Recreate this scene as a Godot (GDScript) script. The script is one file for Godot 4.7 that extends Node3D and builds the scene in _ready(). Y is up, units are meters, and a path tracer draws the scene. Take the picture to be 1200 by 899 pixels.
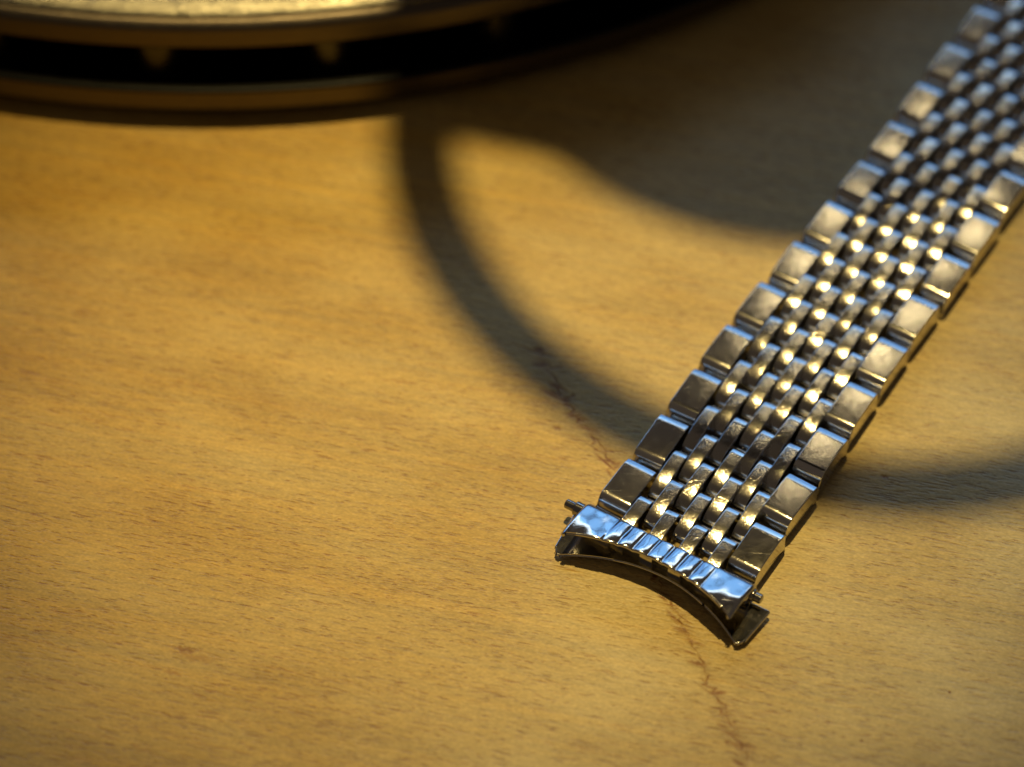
extends Node3D
# Close-up of a steel watch bracelet on a pale wooden tabletop. Shapes are worked out in millimetres and built at real size (metres).

const MM := 0.001
const LAMP := Vector3(20, 1455, -290)     # where the warm work lamp hangs
var rng := RandomNumberGenerator.new()
var M := {}

# ---------------------------------------------------------------- helpers

class Buf:
	# triangles of one mesh, sorted by surface; positions in millimetres
	var v := {}
	var n := {}
	var t := {}
	func tri(s: int, a: Vector3, b: Vector3, c: Vector3, na: Vector3, nb: Vector3, nc: Vector3, ta := Vector2.ZERO, tb := Vector2.ZERO, tc := Vector2.ZERO) -> void:
		if not v.has(s):
			v[s] = PackedVector3Array()
			n[s] = PackedVector3Array()
			t[s] = PackedVector2Array()
		var cr := (b - a).cross(c - a)
		if cr.length_squared() < 1e-14:
			return
		if cr.dot(na + nb + nc) > 0.0:
			v[s].append_array([a * 0.001, c * 0.001, b * 0.001])
			n[s].append_array([na.normalized(), nc.normalized(), nb.normalized()])
			t[s].append_array([ta, tc, tb])
		else:
			v[s].append_array([a * 0.001, b * 0.001, c * 0.001])
			n[s].append_array([na.normalized(), nb.normalized(), nc.normalized()])
			t[s].append_array([ta, tb, tc])
	func quad(s: int, a: Vector3, b: Vector3, c: Vector3, d: Vector3, na: Vector3, nb: Vector3, nc: Vector3, nd: Vector3) -> void:
		tri(s, a, b, c, na, nb, nc)
		tri(s, a, c, d, na, nc, nd)
	func mesh(mats: Array) -> ArrayMesh:
		var m := ArrayMesh.new()
		var keys := v.keys()
		keys.sort()
		for s in keys:
			var arr := []
			arr.resize(Mesh.ARRAY_MAX)
			arr[Mesh.ARRAY_VERTEX] = v[s]
			arr[Mesh.ARRAY_NORMAL] = n[s]
			arr[Mesh.ARRAY_TEX_UV] = t[s]
			m.add_surface_from_arrays(Mesh.PRIMITIVE_TRIANGLES, arr)
			m.surface_set_material(m.get_surface_count() - 1, mats[s])
		return m


func obj(called: String, mesh: Mesh, parent: Node, at := Vector3.ZERO, turn := Vector3.ZERO) -> MeshInstance3D:
	var o := MeshInstance3D.new()
	o.name = numbered(called, parent)
	o.mesh = mesh
	o.position = at * MM
	o.rotation = turn
	parent.add_child(o, true)
	return o


func numbered(called: String, parent: Node) -> String:
	if not parent.has_node(called):
		return called
	var k := 1
	while parent.has_node("%s_%03d" % [called, k]):
		k += 1
	return "%s_%03d" % [called, k]


func lin(r: float, g: float, b: float) -> Color:
	return Color(r, g, b).linear_to_srgb()


# A side outline walked from the foot of the far end over the top to the foot of the near end.
# Each step is [length, tilt of the surface at its start, at its end, surface]; +90 faces the far end, 0 faces up, -90 faces the near end.
func outline(steps: Array, length: float, height: float) -> Array:
	var pts := []
	var p := Vector2.ZERO
	for st in steps:
		var pieces := maxi(1, int(ceil(absf(st[2] - st[1]) / 5.0)))
		for k in pieces:
			var t0 := deg_to_rad(lerpf(st[1], st[2], float(k) / pieces))
			var t1 := deg_to_rad(lerpf(st[1], st[2], float(k + 1) / pieces))
			var tm := (t0 + t1) / 2.0
			var q: Vector2 = p + Vector2(-cos(tm), sin(tm)) * float(st[0] / pieces)
			pts.append([p, q, Vector2(sin(t0), cos(t0)), Vector2(sin(t1), cos(t1)), st[3]])
			p = q
	# the far face makes up the height that the near side comes down
	var drop := p.y
	for s in pts:
		s[0].y -= drop
		s[1].y -= drop
	pts.push_front([Vector2(0, 0), Vector2(0, -drop), Vector2(1, 0), Vector2(1, 0), 1])
	var lo := Vector2(1e9, 1e9)
	var hi := -lo
	for s in pts:
		lo = lo.min(s[0]).min(s[1])
		hi = hi.max(s[0]).max(s[1])
	var k := Vector2(length / (hi.x - lo.x), height / (hi.y - lo.y))
	for s in pts:
		for e in 2:
			s[e] = (s[e] - Vector2(hi.x, 0)) * k
			s[2 + e] = (s[2 + e] / k).normalized()
	pts.append([pts[-1][1], pts[0][0], Vector2(0, -1), Vector2(0, -1), 1])
	return pts


# The outline pushed out to a width, with softly rounded side edges.
func link_mesh(sec: Array, half: float, soft: float, crown: float, mats: Array) -> ArrayMesh:
	var b := Buf.new()
	var mid := Vector2.ZERO
	for s in sec:
		mid += s[0]
	mid /= sec.size()
	var w := half - soft
	# across the width: [z, depth below the outline, lean of the surface towards +z, is it an edge]
	var cols := []
	var bend := w / sin(crown)
	for k in 7:
		var e := crown * (k / 3.0 - 1.0)
		cols.append([bend * sin(e), bend * (1.0 - cos(e)), e])
	var low := bend * (1.0 - cos(crown))
	for k in range(1, 5):
		var e := lerpf(crown, PI / 2, k / 4.0)
		var z := w + soft * (sin(e) - sin(crown)) / (1.0 - sin(crown))
		var d := low + soft * (cos(crown) - cos(e))
		cols.append([z, d, e])
		cols.push_front([-z, d, -e])
	for s in sec:
		var a: Vector2 = s[0]
		var c: Vector2 = s[1]
		var na := Vector3(s[2].x, s[2].y, 0)
		var nc := Vector3(s[3].x, s[3].y, 0)
		for k in cols.size() - 1:
			var p: Array = cols[k]
			var q: Array = cols[k + 1]
			var edge := k < 4 or k >= cols.size() - 5
			var zp := Vector3(0, 0, 1) * sin(p[2])
			var zq := Vector3(0, 0, 1) * sin(q[2])
			b.quad(1 if edge else s[4], Vector3(a.x, a.y, p[0]) - na * p[1], Vector3(c.x, c.y, p[0]) - nc * p[1], Vector3(c.x, c.y, q[0]) - nc * q[1], Vector3(a.x, a.y, q[0]) - na * q[1],
				na * cos(p[2]) + zp, nc * cos(p[2]) + zp, nc * cos(q[2]) + zq, na * cos(q[2]) + zq)
		for side in [0, cols.size() - 1]:
			var e: Array = cols[side]
			var out := Vector3(0, 0, signf(e[0]))
			b.tri(1, Vector3(a.x, a.y, e[0]) - na * e[1], Vector3(c.x, c.y, e[0]) - nc * e[1], Vector3(mid.x, mid.y, e[0]), out, out, out)
	return b.mesh(mats)


# a rod along z with rounded ends
func rod_mesh(r: float, z0: float, z1: float, mat: Material, seg := 16) -> ArrayMesh:
	var b := Buf.new()
	var e := r * 0.25
	var prof := [[0.0, z0, 0.0, -1.0], [r - e, z0, 0.0, -1.0], [r, z0 + e, 1.0, 0.0], [r, z1 - e, 1.0, 0.0], [r - e, z1, 0.0, 1.0], [0.0, z1, 0.0, 1.0]]
	for k in prof.size() - 1:
		var p: Array = prof[k]
		var q: Array = prof[k + 1]
		for i in seg:
			var d0 := Vector3(cos(TAU * i / seg), sin(TAU * i / seg), 0)
			var d1 := Vector3(cos(TAU * (i + 1) / seg), sin(TAU * (i + 1) / seg), 0)
			var zp := Vector3(0, 0, p[1])
			var zq := Vector3(0, 0, q[1])
			b.quad(0, d0 * p[0] + zp, d1 * p[0] + zp, d1 * q[0] + zq, d0 * q[0] + zq, d0 * p[2] + Vector3(0, 0, p[3]), d1 * p[2] + Vector3(0, 0, p[3]), d1 * q[2] + Vector3(0, 0, q[3]), d0 * q[2] + Vector3(0, 0, q[3]))
	return b.mesh([mat])


# turned about y; points are Vector2(radius, height); corners get small rounding; part of a turn if asked
func lathe_mesh(poly: Array, soft: float, mat: Material, seg := 180, from := 0.0, to := TAU) -> ArrayMesh:
	var pts := []
	for i in poly.size():
		var p: Vector2 = poly[i]
		if i == 0 or i == poly.size() - 1 or soft <= 0.0:
			pts.append(p)
			continue
		var da: Vector2 = (poly[i - 1] - p)
		var dc: Vector2 = (poly[i + 1] - p)
		var cut := minf(soft, minf(da.length(), dc.length()) * 0.45)
		for k in 5:
			var f := k / 4.0
			var a := p + da.normalized() * cut
			var c := p + dc.normalized() * cut
			pts.append(a.lerp(p, f).lerp(p.lerp(c, f), f))
	var b := Buf.new()
	for k in pts.size() - 1:
		var d: Vector2 = pts[k + 1] - pts[k]
		if d.length() < 1e-5:
			continue
		var here := Vector2(d.y, -d.x).normalized()
		var n0 := here
		var n1 := here
		if k > 0:
			var dp: Vector2 = pts[k] - pts[k - 1]
			if dp.length() > 1e-5 and absf(dp.angle_to(d)) < 0.6:
				n0 = (here + Vector2(dp.y, -dp.x).normalized()).normalized()
		if k < pts.size() - 2:
			var dn: Vector2 = pts[k + 2] - pts[k + 1]
			if dn.length() > 1e-5 and absf(d.angle_to(dn)) < 0.6:
				n1 = (here + Vector2(dn.y, -dn.x).normalized()).normalized()
		for i in seg:
			var a0 := lerpf(from, to, float(i) / seg)
			var a1 := lerpf(from, to, float(i + 1) / seg)
			var c0 := Vector3(sin(a0), 0, cos(a0))
			var c1 := Vector3(sin(a1), 0, cos(a1))
			var up := Vector3.UP
			b.quad(0, c0 * pts[k].x + up * pts[k].y, c1 * pts[k].x + up * pts[k].y, c1 * pts[k + 1].x + up * pts[k + 1].y, c0 * pts[k + 1].x + up * pts[k + 1].y,
				c0 * n0.x + up * n0.y, c1 * n0.x + up * n0.y, c1 * n1.x + up * n1.y, c0 * n1.x + up * n1.y)
	return b.mesh([mat])


# a bent sheet over a grid; at.call(i, j) gives the point of its upper face, i along, j across; it has a real thickness and a rim
func sheet_mesh(at: Callable, ni: int, nj: int, thick: float, mats: Array) -> ArrayMesh:
	var b := Buf.new()
	var p := []
	for i in ni + 1:
		var row := []
		for j in nj + 1:
			row.append(at.call(float(i) / ni, float(j) / nj))
		p.append(row)
	var n := []
	for i in ni + 1:
		var row := []
		for j in nj + 1:
			var du: Vector3 = p[mini(i + 1, ni)][j] - p[maxi(i - 1, 0)][j]
			var dv: Vector3 = p[i][mini(j + 1, nj)] - p[i][maxi(j - 1, 0)]
			var c := du.cross(dv).normalized()
			row.append(c if c.y > 0 else -c)
		n.append(row)
	for i in ni:
		for j in nj:
			b.quad(0, p[i][j], p[i + 1][j], p[i + 1][j + 1], p[i][j + 1], n[i][j], n[i + 1][j], n[i + 1][j + 1], n[i][j + 1])
			b.quad(1, p[i][j] - n[i][j] * thick, p[i + 1][j] - n[i + 1][j] * thick, p[i + 1][j + 1] - n[i + 1][j + 1] * thick, p[i][j + 1] - n[i][j + 1] * thick, -n[i][j], -n[i + 1][j], -n[i + 1][j + 1], -n[i][j + 1])
	var ring := []
	for i in ni:
		ring.append([i, 0])
	for j in nj:
		ring.append([ni, j])
	for i in ni:
		ring.append([ni - i, nj])
	for j in nj:
		ring.append([0, nj - j])
	var mid: Vector3 = p[ni / 2][nj / 2]
	for k in ring.size():
		var a: Array = ring[k]
		var c: Array = ring[(k + 1) % ring.size()]
		var pa: Vector3 = p[a[0]][a[1]]
		var pc: Vector3 = p[c[0]][c[1]]
		var na: Vector3 = n[a[0]][a[1]]
		var nc: Vector3 = n[c[0]][c[1]]
		var out := (pc - pa).cross((na + nc) * 0.5).normalized()
		if out.dot((pa + pc) * 0.5 - mid) < 0:
			out = -out
		# a rounded rim in four strips
		for r in 4:
			var e0 := r * PI / 4
			var e1 := (r + 1) * PI / 4
			var h := thick * 0.5
			var f := thick * 0.35
			b.quad(1, pa - na * h * (1 - cos(e0)) + out * f * sin(e0), pc - nc * h * (1 - cos(e0)) + out * f * sin(e0), pc - nc * h * (1 - cos(e1)) + out * f * sin(e1), pa - na * h * (1 - cos(e1)) + out * f * sin(e1),
				na * cos(e0) + out * sin(e0), nc * cos(e0) + out * sin(e0), nc * cos(e1) + out * sin(e1), na * cos(e1) + out * sin(e1))
	return b.mesh(mats)


# ---------------------------------------------------------------- materials

func noise_image(w: int, h: int, freq: float, seed_: int, octaves := 3) -> Image:
	var f := FastNoiseLite.new()
	f.noise_type = FastNoiseLite.TYPE_SIMPLEX_SMOOTH
	f.seed = seed_
	f.frequency = freq
	f.fractal_octaves = octaves
	var im := f.get_image(w, h, false, false, true)
	im.convert(Image.FORMAT_R8)
	return im


# grain of worn brushed steel: fine specks and a few scratches, as a normal map and a roughness map over 40 mm
func steel_maps() -> Array:
	var n := 1024
	var a := noise_image(n, n, 0.3, 11, 2).get_data()
	var r2 := RandomNumberGenerator.new()
	r2.seed = 5
	var h := PackedByteArray()
	h.resize(n * n)
	for i in n * n:
		h[i] = clampi(int(128 + (a[i] - 128) * 0.42 + r2.randf_range(-26, 26)), 0, 255)
	for k in 1500:
		var x := r2.randf() * n
		var y := r2.randf() * n
		var ang := r2.randf() * PI if r2.randf() < 0.45 else r2.randfn(-0.5, 0.35)
		var len_ := r2.randf_range(8, 60)
		var bend := r2.randf_range(-0.008, 0.008)
		var depth := int(r2.randf_range(30, 95))
		for s in int(len_):
			var at := posmod(int(y), n) * n + posmod(int(x), n)
			h[at] = maxi(0, h[at] - depth)
			x += cos(ang)
			y += sin(ang)
			ang += bend
	var him := Image.create_from_data(n, n, false, Image.FORMAT_R8, h)
	var nim: Image = him.duplicate()
	nim.convert(Image.FORMAT_RGBA8)
	nim.bump_map_to_normal_map(4.0)
	var rough := noise_image(n, n, 0.03, 21, 4)
	var rd := rough.get_data()
	for i in n * n:
		rd[i] = clampi(int(128 + (rd[i] - 128) * 0.22 + (128 - h[i]) * 0.25), 0, 255)
	return [ImageTexture.create_from_image(nim), ImageTexture.create_from_image(Image.create_from_data(n, n, false, Image.FORMAT_R8, rd))]


func steel(c: Color, rough: float, bump: float, maps: Array) -> StandardMaterial3D:
	var m := StandardMaterial3D.new()
	m.albedo_color = c
	m.metallic = 1.0
	m.roughness = rough
	m.uv1_triplanar = true
	m.uv1_world_triplanar = true
	m.uv1_scale = Vector3.ONE * 25.0
	if bump > 0.0:
		m.normal_enabled = true
		m.normal_texture = maps[0]
		m.normal_scale = bump
		m.roughness_texture = maps[1]
		m.roughness_texture_channel = BaseMaterial3D.TEXTURE_CHANNEL_RED
		m.roughness = rough * 2.0
	return m


const TILE := 130.0
const GRAIN := 0.225          # the grain runs 13 degrees off the x axis

func to_tile(x: float, z: float) -> Vector2:
	var c := cos(GRAIN)
	var s := sin(GRAIN)
	return Vector2((x * c + z * s) / TILE + 0.5, (-x * s + z * c) / TILE + 0.5)


func wood() -> StandardMaterial3D:
	var n := 2048
	var r := RandomNumberGenerator.new()
	r.seed = 77
	var broad := noise_image(96, 192, 0.05, 3, 3)
	broad.resize(n, n, Image.INTERPOLATE_CUBIC)
	var lines := noise_image(40, n, 0.045, 9, 4)
	lines.resize(n, n, Image.INTERPOLATE_CUBIC)
	var fibre := noise_image(420, n, 0.16, 15, 3)
	fibre.resize(n, n, Image.INTERPOLATE_BILINEAR)
	var mottle := noise_image(1024, n, 0.3, 31, 2)
	mottle.resize(n, n, Image.INTERPOLATE_BILINEAR)
	var md := mottle.get_data()
	var bd := broad.get_data()
	var ld := lines.get_data()
	var fd := fibre.get_data()
	var dark := PackedByteArray()     # pores, knots and the crooked growth mark: how much darker, 0..255
	dark.resize(n * n)
	var deep := PackedByteArray()
	deep.resize(n * n)
	# pores: short dashes along the grain, crowded in some bands and rare in others
	for k in 46000:
		var x := r.randf() * n
		var y := r.randf() * n
		var crowd := bd[int(y) * n + int(x)] / 255.0
		if r.randf() > 0.25 + 1.1 * (1.0 - crowd):
			continue
		var len_ := r.randf_range(5, 15) * (1.0 + r.randf() * r.randf() * 3.4)
		var d := r.randf_range(16, 46) + 110.0 * pow(r.randf(), 3.0)
		var double := r.randf() < 0.3
		var drift := r.randfn(0, 0.05)
		for s in int(len_):
			var f := sin(PI * (s + 0.5) / len_)
			var yy := int(y)
			var at := posmod(yy, n) * n + posmod(int(x), n)
			dark[at] = maxi(dark[at], int(d * f))
			deep[at] = maxi(deep[at], int(170 * f))
			if double and s % 4 != 0:
				var up := posmod(yy + 1, n) * n + posmod(int(x), n)
				dark[up] = maxi(dark[up], int(d * f * 0.8))
				deep[up] = maxi(deep[up], int(90 * f))
			x += 1.0
			y += drift + r.randf_range(-0.06, 0.06)
	# the crooked brown growth mark that crosses the grain under the end link
	var path := MARK
	for k in path.size() - 1:
		var a: Vector2 = path[k]
		var b: Vector2 = path[k + 1]
		for i in int(a.distance_to(b) * 60):
			var q := a.lerp(b, r.randf()) + Vector2(r.randfn(0, 0.42), r.randfn(0, 0.2))
			var t := to_tile(q.x, q.y) * n
			for s in 9:
				var at := posmod(int(t.y), n) * n + posmod(int(t.x) + s, n)
				dark[at] = mini(dark[at] + 12, 80)
		var from := a
		var steps := maxi(2, int(a.distance_to(b) * 2.2))
		for i in steps:
			var to := a.lerp(b, (i + 1.0) / steps)
			if i < steps - 1:
				to += Vector2(r.randf_range(-0.5, 0.5), r.randf_range(-0.16, 0.16))
			var strength := r.randf_range(60, 230)
			var p := to_tile(from.x, from.y) * n
			var q := to_tile(to.x, to.y) * n
			var span := int(p.distance_to(q)) + 1
			for s in span:
				var t := p.lerp(q, float(s) / span)
				for w in 3:
					var at := posmod(int(t.y), n) * n + posmod(int(t.x) + w - 1, n)
					dark[at] = maxi(dark[at], int(strength * (1.0 if w == 1 else 0.5)))
					deep[at] = maxi(deep[at], int(strength))
			from = to
		var count := int(a.distance_to(b) * 2.6)
		for i in count:
			var q := a.lerp(b, r.randf()) + Vector2(r.randfn(0, 0.32), r.randfn(0, 0.2))
			var t := to_tile(q.x, q.y) * n
			var len_ := 6.0 + 42.0 * pow(r.randf(), 2.0)
			var d := r.randf_range(130, 250)
			var wide := 0.6 + 4.6 * pow(r.randf(), 2.0)
			var slope := r.randfn(0.16, 0.34)
			for s in int(len_):
				var f := sin(PI * (s + 0.5) / len_)
				for w in range(-int(wide), int(wide) + 1):
					var at := posmod(int(t.y + s * slope) + w, n) * n + posmod(int(t.x) + s - int(len_ / 2), n)
					dark[at] = maxi(dark[at], int(d * f * (1.0 - absf(w) / (wide + 1.0))))
					deep[at] = maxi(deep[at], int(120 * f))
	# single flecks, bruises and specks: x, z, length, width, darkness (mm)
	for q in FLECKS:
		var t := to_tile(q[0], q[1]) * n
		var L: float = q[2] / TILE * n
		var W: float = q[3] / TILE * n
		for yy in range(-int(W) - 1, int(W) + 2):
			for xx in range(-int(L) - 1, int(L) + 2):
				var e := Vector2(xx / L, (yy + 0.25 * W * sin(xx * 9.0 / L)) / W).length()
				if e < 1.0:
					var at := posmod(int(t.y) + yy, n) * n + posmod(int(t.x) + xx, n)
					var f := (1.0 - e * e) * (0.55 + 0.45 * fd[at] / 128.0)
					dark[at] = clampi(maxi(dark[at], int(q[4] * f)), 0, 255)
					deep[at] = clampi(maxi(deep[at], int(q[4] * 1.3 * f)), 0, 255)
	var px := PackedByteArray()
	px.resize(n * n * 3)
	var ht := PackedByteArray()
	ht.resize(n * n)
	var ramp := []
	for i in 256:
		ramp.append(0)
	for i in n * n:
		var v := 0.93 + (ld[i] - 128) * 0.0004 + (fd[i] - 128) * 0.0006 + (md[i] - 128) * 0.0008 + (bd[i] - 128) * 0.0004
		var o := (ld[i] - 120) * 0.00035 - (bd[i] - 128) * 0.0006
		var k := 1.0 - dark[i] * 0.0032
		o += (0.5 - float(i % n) / n) * 0.4  # change of light across the table put into the colour: oranger left, paler right
		var j := i * 3
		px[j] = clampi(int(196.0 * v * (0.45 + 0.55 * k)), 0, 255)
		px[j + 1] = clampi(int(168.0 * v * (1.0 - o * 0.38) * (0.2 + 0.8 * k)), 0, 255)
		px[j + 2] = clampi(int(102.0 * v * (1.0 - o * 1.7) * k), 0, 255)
		ht[i] = clampi(int(190 - deep[i] * 0.75 + (fd[i] - 128) * 0.28 + (md[i] - 128) * 0.25 + (ld[i] - 128) * 0.1), 0, 255)
	var m := StandardMaterial3D.new()
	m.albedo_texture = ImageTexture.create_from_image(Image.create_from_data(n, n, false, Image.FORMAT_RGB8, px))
	m.roughness = 0.44
	m.metallic_specular = 0.4
	m.heightmap_enabled = true
	m.heightmap_texture = ImageTexture.create_from_image(Image.create_from_data(n, n, false, Image.FORMAT_R8, ht))
	m.heightmap_scale = 0.010
	return m


const MARK := [Vector2(2.3, -4.4), Vector2(3.2, -1.5), Vector2(4.4, 1.3), Vector2(5.7, 3.9), Vector2(7.1, 5.4), Vector2(8.5, 8.3), Vector2(10.9, 12.6), Vector2(13.3, 22.7), Vector2(14.4, 25.6), Vector2(15.7, 29.4), Vector2(16.7, 32.0), Vector2(17.8, 35.1), Vector2(18.8, 37.7), Vector2(20.0, 41.2)]
const FLECKS := [[-28.5, 29.7, 1.2, 0.35, 150.0], [-27.4, 30.6, 1.9, 0.5, 60.0], [-29.4, 32.2, 1.0, 0.25, 80.0], [-44.6, -1.3, 1.3, 0.2, 100.0], [-41.5, -0.4, 2.6, 0.15, 45.0], [-49.5, -10.0, 0.9, 0.3, 120.0], [-26.5, -1.6, 2.2, 0.25, 55.0], [-31.0, -1.6, 1.1, 0.3, 70.0],
	[37.8, 34.2, 0.16, 0.14, 255.0], [29.9, 39.2, 0.16, 0.12, 250.0], [-31.5, 40.1, 1.4, 0.3, 55.0], [33.7, 10.8, 0.5, 0.25, 150.0], [4.1, 5.2, 0.55, 0.3, 140.0], [-10.2, -0.2, 1.5, 0.25, 65.0], [-9.0, -4.6, 0.35, 0.2, 90.0], [-12.0, 4.0, 6.0, 0.9, 22.0], [-20.0, 2.5, 7.0, 1.1, 20.0], [-38.0, 12.0, 9.0, 1.2, 16.0]]


# ---------------------------------------------------------------- the scene

func _ready() -> void:
	rng.seed = 4242
	# camera: a macro lens looking down at 51 degrees from a third of a metre
	var phi := 0.8941
	var dist := 333.24
	var cam := Camera3D.new()
	cam.name = "camera"
	var att := CameraAttributesPhysical.new()
	att.frustum_focal_length = 24.0 / (2.0 * tan(deg_to_rad(12.1254 / 2.0)))
	att.frustum_focus_distance = 0.3205
	att.frustum_near = 0.02
	att.frustum_far = 20.0
	att.exposure_aperture = 13.0
	cam.attributes = att
	add_child(cam)
	cam.look_at_from_position(Vector3(0, sin(phi), cos(phi)) * dist * MM, Vector3.ZERO)
	cam.fov = 12.1254
	cam.near = 0.02
	cam.far = 20.0
	cam.current = true
	var we := WorldEnvironment.new()
	we.name = "environment"
	var env := Environment.new()
	env.background_mode = Environment.BG_COLOR
	env.background_color = lin(0.07, 0.054, 0.040)
	env.tonemap_mode = Environment.TONE_MAPPER_LINEAR
	env.tonemap_exposure = 1.0
	env.sdfgi_enabled = true
	env.ssao_enabled = true
	env.ssil_enabled = true
	we.environment = env
	add_child(we)
	# the warm work lamp high above, a little behind and to the left
	var key := SpotLight3D.new()
	key.name = "work_lamp_light"
	add_child(key)
	key.look_at_from_position(LAMP * MM, Vector3(0.002, 0, -0.007), Vector3.FORWARD)
	key.light_color = lin(1.0, 0.735, 0.27)
	key.light_energy = 2.45
	key.light_size = 0.016
	key.spot_angle = 3.02
	key.spot_angle_attenuation = 1.0
	key.spot_range = 6.0
	key.spot_attenuation = 2.0
	key.shadow_enabled = true
	# a small warm bulb low behind, seen as dots in the crowned links
	var bulb := SpotLight3D.new()
	bulb.name = "far_bulb_light"
	add_child(bulb)
	bulb.look_at_from_position(Vector3(0.100, 0.418, -0.372), Vector3(0.037, 0, -0.004))
	bulb.light_color = lin(1.0, 0.8, 0.44)
	bulb.light_energy = 0.005
	bulb.light_size = 0.01
	bulb.spot_angle = 3.2
	bulb.spot_angle_attenuation = 1.0
	bulb.spot_range = 6.0
	bulb.spot_attenuation = 2.0
	bulb.shadow_enabled = true
	# blue daylight from a wide window of six panes, low behind; the upper panes see a paler sky
	var eye := Vector3(0.01, 0, 0)
	var middle := Vector3(-0.1, 0.5, -1.22)
	var inward := (eye - middle).normalized()
	var right := inward.cross(Vector3.UP).normalized()
	var upward := right.cross(inward)
	for k in 6:
		var win := AreaLight3D.new()
		win.name = "window_pane_daylight_%03d" % k
		add_child(win)
		win.area_size = Vector2(0.71, 0.235)
		win.area_normalize_energy = false
		var at := middle + right * (k % 3 - 1) * 0.74 + upward * (0.13 if k > 2 else -0.13)
		win.look_at_from_position(at, at + inward)
		win.light_color = lin(0.19, 0.50, 1.0) if k > 2 else lin(0.135, 0.40, 0.92)
		win.light_energy = [0.40, 0.50, 0.54, 0.58, 0.72, 0.64][k]
		win.area_range = 6.0
		win.area_attenuation = 2.0
		win.shadow_enabled = true
	# the paler sky in the upper part of the same window
	var pale := AreaLight3D.new()
	pale.name = "window_upper_daylight"
	add_child(pale)
	pale.area_size = Vector2(1.3, 0.12)
	pale.area_normalize_energy = false
	pale.look_at_from_position(Vector3(0.1, 0.80, -1.2), Vector3(0.01, 0, 0))
	pale.light_color = lin(0.75, 0.9, 1.0)
	pale.light_energy = 0.95
	pale.area_range = 6.0
	pale.area_attenuation = 2.0
	pale.shadow_enabled = true

	var maps := steel_maps()
	M.brushed = steel(lin(0.40, 0.385, 0.36), 0.14, 0.085, maps)
	M.grained = steel(lin(0.42, 0.405, 0.375), 0.15, 0.16, maps)
	M.polished = steel(lin(0.57, 0.56, 0.545), 0.13, 0.04, maps)
	M.mirror = steel(lin(0.48, 0.477, 0.474), 0.09, 0.05, maps)
	M.worn = steel(lin(0.28, 0.275, 0.27), 0.13, 0.07, maps)
	M.bronze = steel(lin(0.115, 0.095, 0.075), 0.36, 0.4, maps)
	M.blackened = steel(lin(0.012, 0.012, 0.012), 0.4, 0.1, maps)
	M.plate = steel(lin(0.15, 0.14, 0.115), 0.33, 0.4, maps)
	M.plate.uv1_scale = Vector3.ONE * 12.0
	M.post = steel(lin(0.07, 0.069, 0.068), 0.25, 0.1, maps)

	tabletop()
	bracelet()
	stand()


func tabletop() -> void:
	var b := Buf.new()
	var e := 350.0
	var c := [Vector3(-e, 0, -e), Vector3(e, 0, -e), Vector3(e, 0, e), Vector3(-e, 0, e)]
	var uv := []
	for p in c:
		uv.append(to_tile(p.x, p.z))
	b.tri(0, c[0], c[1], c[2], Vector3.UP, Vector3.UP, Vector3.UP, uv[0], uv[1], uv[2])
	b.tri(0, c[0], c[2], c[3], Vector3.UP, Vector3.UP, Vector3.UP, uv[0], uv[2], uv[3])
	var down := Vector3(0, -18, 0)
	for k in 4:
		var p: Vector3 = c[k]
		var q: Vector3 = c[(k + 1) % 4]
		var out := ((p + q) * 0.5).normalized()
		b.quad(0, p, q, q + down, p + down, out, out, out, out)
	b.quad(0, c[0] + down, c[1] + down, c[2] + down, c[3] + down, Vector3.DOWN, Vector3.DOWN, Vector3.DOWN, Vector3.DOWN)
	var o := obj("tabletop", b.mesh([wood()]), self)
	o.set_meta("kind", "structure")
	o.set_meta("label", "pale fine-grained wooden tabletop under the steel watch bracelet")


const PITCH := 6.129
const ROWS := 15

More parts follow.
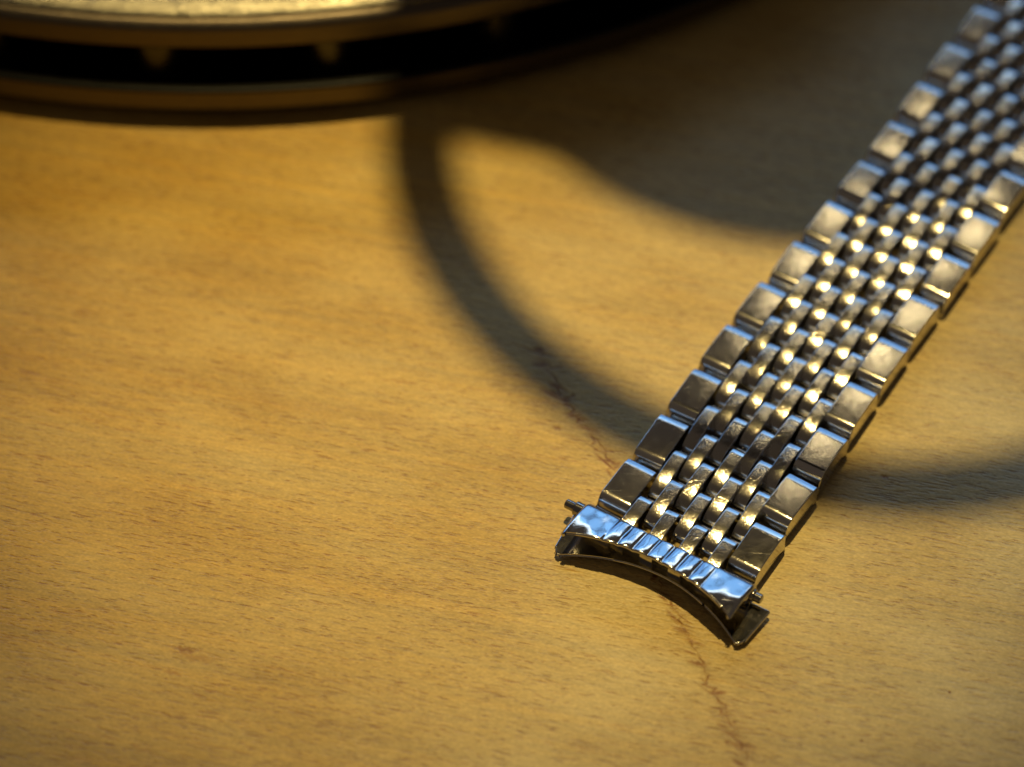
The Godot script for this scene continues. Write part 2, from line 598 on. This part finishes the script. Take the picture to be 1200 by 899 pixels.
func bracelet() -> void:
	var root := Node3D.new()
	root.name = "watch_bracelet"
	root.position = Vector3(17.03, 0, 14.88) * MM
	root.rotation.y = 1.0152
	root.set_meta("label", "worn steel watch bracelet of small links with a curved end piece, on wood")
	root.set_meta("category", "watch bracelet")
	add_child(root)
	var outer_sec := outline([
		[0.45, 90, 24, 1], [0.46, 21, 14.5, 1], [0.3, 14, 1.5, 0], [2.95, 1.5, -1.5, 0], [0.22, -2, -12, 0], [0.2, -12, -26, 1], [0.4, -26, -62, 1], [1.0, -62, -74, 1],
		[0.16, -180, -180, 1], [0.12, -90, -90, 1], [0.14, 0, 0, 1], [0.75, -80, -92, 1], [0.25, -92, -170, 1]], 5.72, 2.55)
	var inner_sec := outline([
		[0.5, 90, 26, 1], [0.34, 21, 15, 1], [0.2, 13, 5, 0], [1.2, 5, 0, 0], [1.05, 0, -9, 0], [0.9, -9, -22, 0], [0.75, -22, -52, 0], [0.75, -52, -90, 1], [0.55, -90, -95, 1], [0.6, -95, -165, 1]], 5.35, 2.6)
	var mats := [M.brushed, M.polished]
	var outer_mesh := link_mesh(outer_sec, 1.5, 0.1, 0.03, mats)
	var inner_mesh := link_mesh(inner_sec, 0.66, 0.085, 0.045, [M.grained, M.polished])
	var pin_mesh := rod_mesh(0.42, -4.95, 4.95, M.worn, 12)
	for k in ROWS:
		for side in [-1.0, 1.0]:
			var u := k * PITCH + 0.32
			var o := obj("outer_link", outer_mesh, root, Vector3(u, 0.14, across(u, side * 6.64)), Vector3(rng.randfn(0, 0.016), rng.randfn(0, 0.014), rng.randfn(0.0, 0.02)))
			o.scale.z = narrow(u)
	for k in range(-1, ROWS):
		for c in 7:
			var far := k * PITCH + (3.4 if c % 2 == 0 else 0.3)
			if c % 2 == 1 and k < 0:
				continue
			var o := obj("inner_link", inner_mesh, root, Vector3(far + rng.randfn(0, 0.05), 0.16 + rng.randfn(0, 0.025), across(far - 2.6, (c - 3) * 1.435)), Vector3(rng.randfn(0, 0.02), rng.randfn(0, 0.012), rng.randfn(0.0, 0.013)))
			o.scale.z = narrow(far)
	for k in ROWS * 2:
		var u := k * PITCH / 2.0 - 2.45
		var o := obj("link_pin", pin_mesh, root, Vector3(u, 1.35, across(u, 0)))
		o.scale.z = narrow(u)
	end_link(root)


func narrow(u: float) -> float:
	return 1.0 - 0.0017 * maxf(u, 0.0)


func across(u: float, w: float) -> float:
	return w * narrow(u) + 0.02 + 0.22 * cos(TAU * u / 44.0)


func end_link(root: Node3D) -> void:
	var top := sheet_mesh(func(i: float, j: float) -> Vector3:
		var side := j * 2.0 - 1.0
		var w := 0.35 + side * 8.6
		var q := absf(w - 0.2)
		var back := -6.15
		var front := -8.9 - 1.95 * pow(side, 2.0)
		var u := lerpf(back, front, i)
		var y := 3.0 + 0.275 * (back - u)
		var r := maxf(0.0, (-u - 7.0) + (q - 5.02) * 0.39 - 2.45) if q > 5.02 else maxf(0.0, -u - 8.3)
		y -= 0.075 * r * r
		if q < 5.02:
			var x := fposmod((w - 0.2) / 1.435 + 0.5, 1.0) * 2.0 - 1.0
			y += 0.21 * sqrt(maxf(0.0, 1.0 - x * x * 0.95)) - 0.12
			y -= 0.5 * pow(maxf(0.0, 0.16 - i) / 0.16, 2.0)
		else:
			y -= 0.25 * pow(maxf(0.0, 0.14 - i) / 0.14, 2.0) + 0.02
		y += 0.014 * sin(w * 1.7 + u * 2.1) + 0.010 * sin(w * 3.3 - u * 1.3)
		y -= 0.5 * pow(maxf(0.0, absf(side) - 0.965) / 0.035, 2.0) * 0.5
		return Vector3(u, y, w), 26, 196, 0.42, [M.mirror, M.polished])
	var e := obj("end_link", top, root)
	e.set_meta("label", "polished end link with seven ribs reflecting blue daylight")
	var low := sheet_mesh(func(i: float, j: float) -> Vector3:
		var side := j * 2.0 - 1.0
		var w := 0.75 + side * lerpf(9.95, 9.5, i)
		var front := -8.35 - 3.2 * pow(absf(side), 2.0)
		var back := -6.9
		# rounded tips
		var u := lerpf(back, front, i)
		var tip := maxf(0.0, absf(side) - 0.94) / 0.06
		u = maxf(u, front + 0.9 * tip * tip)
		var y := 0.92 + 0.10 * pow(absf(side), 2.0) - 0.03 * (back - u)
		return Vector3(u, y, w), 20, 100, 0.4, [M.worn, M.polished])
	obj("lower_plate", low, e)
	obj("sleeve", rod_mesh(0.92, -8.2, -5.1, M.polished, 24), e, Vector3(-6.95, 1.98, 0))
	obj("sleeve", rod_mesh(0.92, 5.5, 8.9, M.polished, 24), e, Vector3(-6.95, 1.98, 0))
	var bar := obj("spring_bar", rod_mesh(0.66, -9.3, 9.2, M.worn, 20), root, Vector3(-6.75, 1.95, 0))
	obj("pivot", rod_mesh(0.45, -10.2, 9.85, M.worn, 18), bar, Vector3.ZERO)


func stand() -> void:
	var root := Node3D.new()
	root.name = "round_stand"
	var at := Vector3(-30, 0, -132.6)
	root.position = at * MM
	root.set_meta("label", "dark round metal stand with slots around its rim, blurred behind the bracelet")
	root.set_meta("category", "metal stand")
	add_child(root)
	var R := 100.0
	var Q := R - 1.8
	obj("foot", lathe_mesh([Vector2(R - 9, 0.0), Vector2(R - 1.6, 0.0), Vector2(R - 1.4, 1.7)], 0.2, M.blackened, 240), root)
	obj("lower_band", lathe_mesh([Vector2(R - 9, 1.4), Vector2(R - 0.7, 1.4), Vector2(R, 2.0), Vector2(R - 0.05, 4.25)], 0.3, M.bronze, 240), root)
	obj("ledge", lathe_mesh([Vector2(R - 0.05, 4.25), Vector2(R - 0.3, 4.5), Vector2(R - 9, 4.5)], 0.2, M.blackened, 240), root)
	obj("inner_drum", lathe_mesh([Vector2(R - 9, 0.2), Vector2(R - 9, 11.0)], 0.0, M.blackened, 160), root)
	obj("upper_band", lathe_mesh([Vector2(R - 9, 8.3), Vector2(Q - 0.6, 8.3), Vector2(Q, 8.7), Vector2(Q - 0.2, 11.0), Vector2(Q - 1.0, 11.6), Vector2(R - 9, 11.7)], 0.4, M.bronze, 240), root)
	obj("top_plate", lathe_mesh([Vector2(Q - 1.1, 11.4), Vector2(Q - 1.2, 11.9), Vector2(Q - 2.2, 12.3), Vector2(Q - 8, 13.1), Vector2(60, 13.6), Vector2(0.01, 13.8)], 0.5, M.plate, 240), root)
	var rib := lathe_mesh([Vector2(2.7, 4.3), Vector2(2.7, 8.5)], 0.0, M.post, 28)
	for k in 36:
		var a := deg_to_rad(-2.7 + 10.0 * k)
		obj("slot_post", rib, root, Vector3(sin(a), 0, cos(a)) * (Q - 2.9))
	# unseen upper parts added and shaped to throw the curved shadows, with their supports
	obj("upright", rod_turned(5.0, 12.0, 206.0), root)
	var hoop_at := above(Vector2(35.9, -32.8), 190) - at
	var head_at := above(Vector2(30.0, -52.3), 200) - at
	obj("shadow_hoop", torus_mesh(45.1 * (1.0 - 190 / LAMP.y), 3.6 * (1.0 - 190 / LAMP.y), M.bronze), root, hoop_at)
	var hr := 36.2 * (1.0 - 200 / LAMP.y)
	obj("shadow_head", lathe_mesh([Vector2(0.01, -1.5), Vector2(hr - 1, -1.5), Vector2(hr, 0.0), Vector2(hr - 2, 3.0), Vector2(22, 9.0), Vector2(8, 12.0), Vector2(0.01, 12.4)], 0.8, M.bronze, 120), root, head_at)
	obj("arm", bar_mesh(Vector3(0, 200, 0), head_at + Vector3(0, 3, 0), 3.0, M.bronze), root)
	obj("shadow_bracket", bar_mesh(above(Vector2(-9.5, -37.2), 191) - at, above(Vector2(12, -31.0), 199) - at, 4.6, M.bronze), root)


# the point at height h that the work lamp throws onto that spot of the table
func above(spot: Vector2, h: float) -> Vector3:
	return Vector3(spot.x, 0, spot.y).lerp(LAMP, h / LAMP.y)


func rod_turned(r: float, y0: float, y1: float) -> ArrayMesh:
	return lathe_mesh([Vector2(0.01, y0), Vector2(r, y0), Vector2(r, y1), Vector2(0.01, y1)], 0.8, M.bronze, 40)


func torus_mesh(R: float, r: float, mat: Material) -> ArrayMesh:
	var b := Buf.new()
	var seg := 120
	var around := 16
	for i in seg:
		for k in around:
			var p := []
			var n := []
			for q in [[i, k], [i + 1, k], [i + 1, k + 1], [i, k + 1]]:
				var a: float = TAU * q[0] / seg
				var e: float = TAU * q[1] / around
				var c := Vector3(cos(a), 0, sin(a))
				var nn := c * cos(e) + Vector3.UP * sin(e)
				n.append(nn)
				p.append(c * R + nn * r)
			b.quad(0, p[0], p[1], p[2], p[3], n[0], n[1], n[2], n[3])
	return b.mesh([mat])


func bar_mesh(a: Vector3, c: Vector3, r: float, mat: Material) -> ArrayMesh:
	var b := Buf.new()
	var d := (c - a).normalized()
	var x := d.cross(Vector3.UP).normalized()
	var y := x.cross(d)
	for i in 20:
		var n0 := x * cos(TAU * i / 20) + y * sin(TAU * i / 20)
		var n1 := x * cos(TAU * (i + 1) / 20) + y * sin(TAU * (i + 1) / 20)
		b.quad(0, a + n0 * r, a + n1 * r, c + n1 * r, c + n0 * r, n0, n1, n1, n0)
		b.tri(0, a + n0 * r, a + n1 * r, a, -d, -d, -d)
		b.tri(0, c + n0 * r, c + n1 * r, c, d, d, d)
	return b.mesh([mat])
